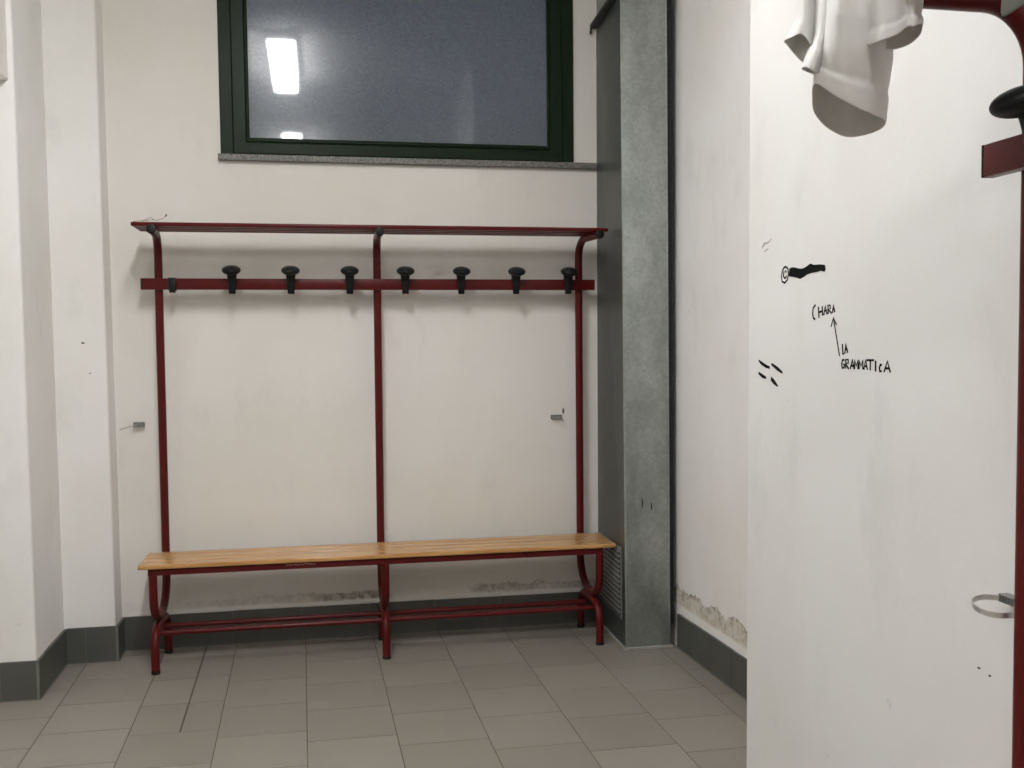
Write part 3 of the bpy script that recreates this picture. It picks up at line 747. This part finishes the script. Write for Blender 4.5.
loft(bm, [a_top, a_mid, a_rim], n=40, rows=18, seed=7.7, amp=0.0018)
cloth('shirt_hem', bm, M['shirt'], shirt)
bm = bmesh.new()
b_top = [(1.422, -3.46, 1.867), (1.42, -3.49, 1.857), (1.427, -3.5, 1.856), (1.452, -3.48, 1.862), (1.457, -3.46, 1.869), (1.449, -3.44, 1.875)]
b_mid = [(1.423, -3.46, 1.785), (1.412, -3.49, 1.777), (1.416, -3.5, 1.775), (1.434, -3.48, 1.779), (1.442, -3.46, 1.785), (1.44, -3.44, 1.79)]
b_rim = [(1.406, -3.46, 1.737), (1.395, -3.49, 1.731), (1.399, -3.5, 1.724), (1.416, -3.48, 1.726), (1.425, -3.46, 1.73), (1.422, -3.44, 1.739)]
loft(bm, [b_top, b_mid, b_rim], n=36, rows=18, hem=0.72, seed=9.2, amp=0.0018)
cloth('shirt_fold', bm, M['shirt'], shirt)
# the bulk of the shirt lies crumpled on the shelf slats
bm = bmesh.new()
bmesh.ops.create_uvsphere(bm, u_segments=48, v_segments=24, radius=1)
for q in bm.verts:
    n = noise.noise(q.co * 2.3) * 0.18 + noise.noise(q.co * 5.1) * 0.08
    c = q.co * (1 + n)
    q.co = Vector((1.487 + c.x * 0.098, -3.50 + c.y * 0.125, max(1.8542 + 0.026 + c.z * 0.040, 1.8540 if -3.452 - q.co.y * 0 > -9 else 0)))
cloth('bundle', bm, M['shirt'], shirt)

# grey cloth hanging over the front of the same shelf
bm = bmesh.new(); n = 14
prof = [(1.520, 1.8562), (1.490, 1.8566), (1.462, 1.8570), (1.4515, 1.8540), (1.4500, 1.8400), (1.4490, 1.80), (1.4470, 1.76), (1.4440, 1.720), (1.4420, 1.692)]
rows = []
for i in range(n + 1):
    y = -3.850 - i * 0.020
    ww = [0.0035 * math.sin(i * 0.9 + j * 0.35) * (j / 8) for j in range(len(prof))]
    rows.append([bm.verts.new((p[0] + w, y + 0.010 * (1.857 - p[1]) / 0.15 * (1 if i == 0 else 0.2), p[1] + 0.003 * math.sin(i * 0.6) * (j == 8))) for j, (p, w) in enumerate(zip(prof, ww))])
for a, b in zip(rows, rows[1:]):
    for j in range(len(prof) - 1): bm.faces.new((a[j], a[j + 1], b[j + 1], b[j]))
tw = obj('grey_towel', bm, M['towel'], None, True)
md = tw.modifiers.new('thick', 'SOLIDIFY'); md.thickness = 0.004; md.offset = 0
sb = tw.modifiers.new('smooth', 'SUBSURF'); sb.levels = 2; sb.render_levels = 2
tag(tw, 'greyish cloth hanging over the right shelf at the top right corner of the photo', 'cloth')

# ------------------------------------------------------------------ dusk outside
w = bpy.data.worlds.new('dusk'); scene.world = w; w.use_nodes = True
bg = w.node_tree.nodes['Background']; bg.inputs[0].default_value = (0.15, 0.20, 0.29, 1); bg.inputs[1].default_value = 0.66

# ------------------------------------------------------------------ camera
q = dict(f=1051.2787, px=13.3527, py=24.9992, yaw=.1953, pit=.0648, rol=-.0083)
cy, sy = math.cos(q['yaw']), math.sin(q['yaw']); cp, sp = math.cos(q['pit']), math.sin(q['pit'])
R0 = Vector((cy, -sy, 0)); U0 = Vector((sy * sp, cy * sp, cp)); F = Vector((sy * cp, cy * cp, -sp))
cr, sr = math.cos(q['rol']), math.sin(q['rol'])
RR = R0 * cr + U0 * sr; UU = U0 * cr - R0 * sr
cam = bpy.data.cameras.new('camera'); co = bpy.data.objects.new('camera', cam); COL.objects.link(co)
co.matrix_world = Matrix(((RR.x, UU.x, -F.x, 0.7270), (RR.y, UU.y, -F.y, -4.8584), (RR.z, UU.z, -F.z, 1.3599), (0, 0, 0, 1)))
cam.sensor_fit = 'HORIZONTAL'; cam.sensor_width = 36; cam.lens = q['f'] * 36 / 1024
cam.shift_x = -q['px'] / 1024; cam.shift_y = q['py'] / 1024
cam.clip_start = 0.02; cam.clip_end = 100
scene.camera = co

scene.view_settings.view_transform = 'Standard'; scene.view_settings.look = 'None'
scene.view_settings.exposure = 1.50; scene.view_settings.gamma = 1.0; scene.view_settings.use_curve_mapping = False
try:
    scene.cycles.use_denoising = True; scene.cycles.denoiser = 'OPENIMAGEDENOISE'
    scene.cycles.max_bounces = 10; scene.cycles.diffuse_bounces = 6
except Exception: pass
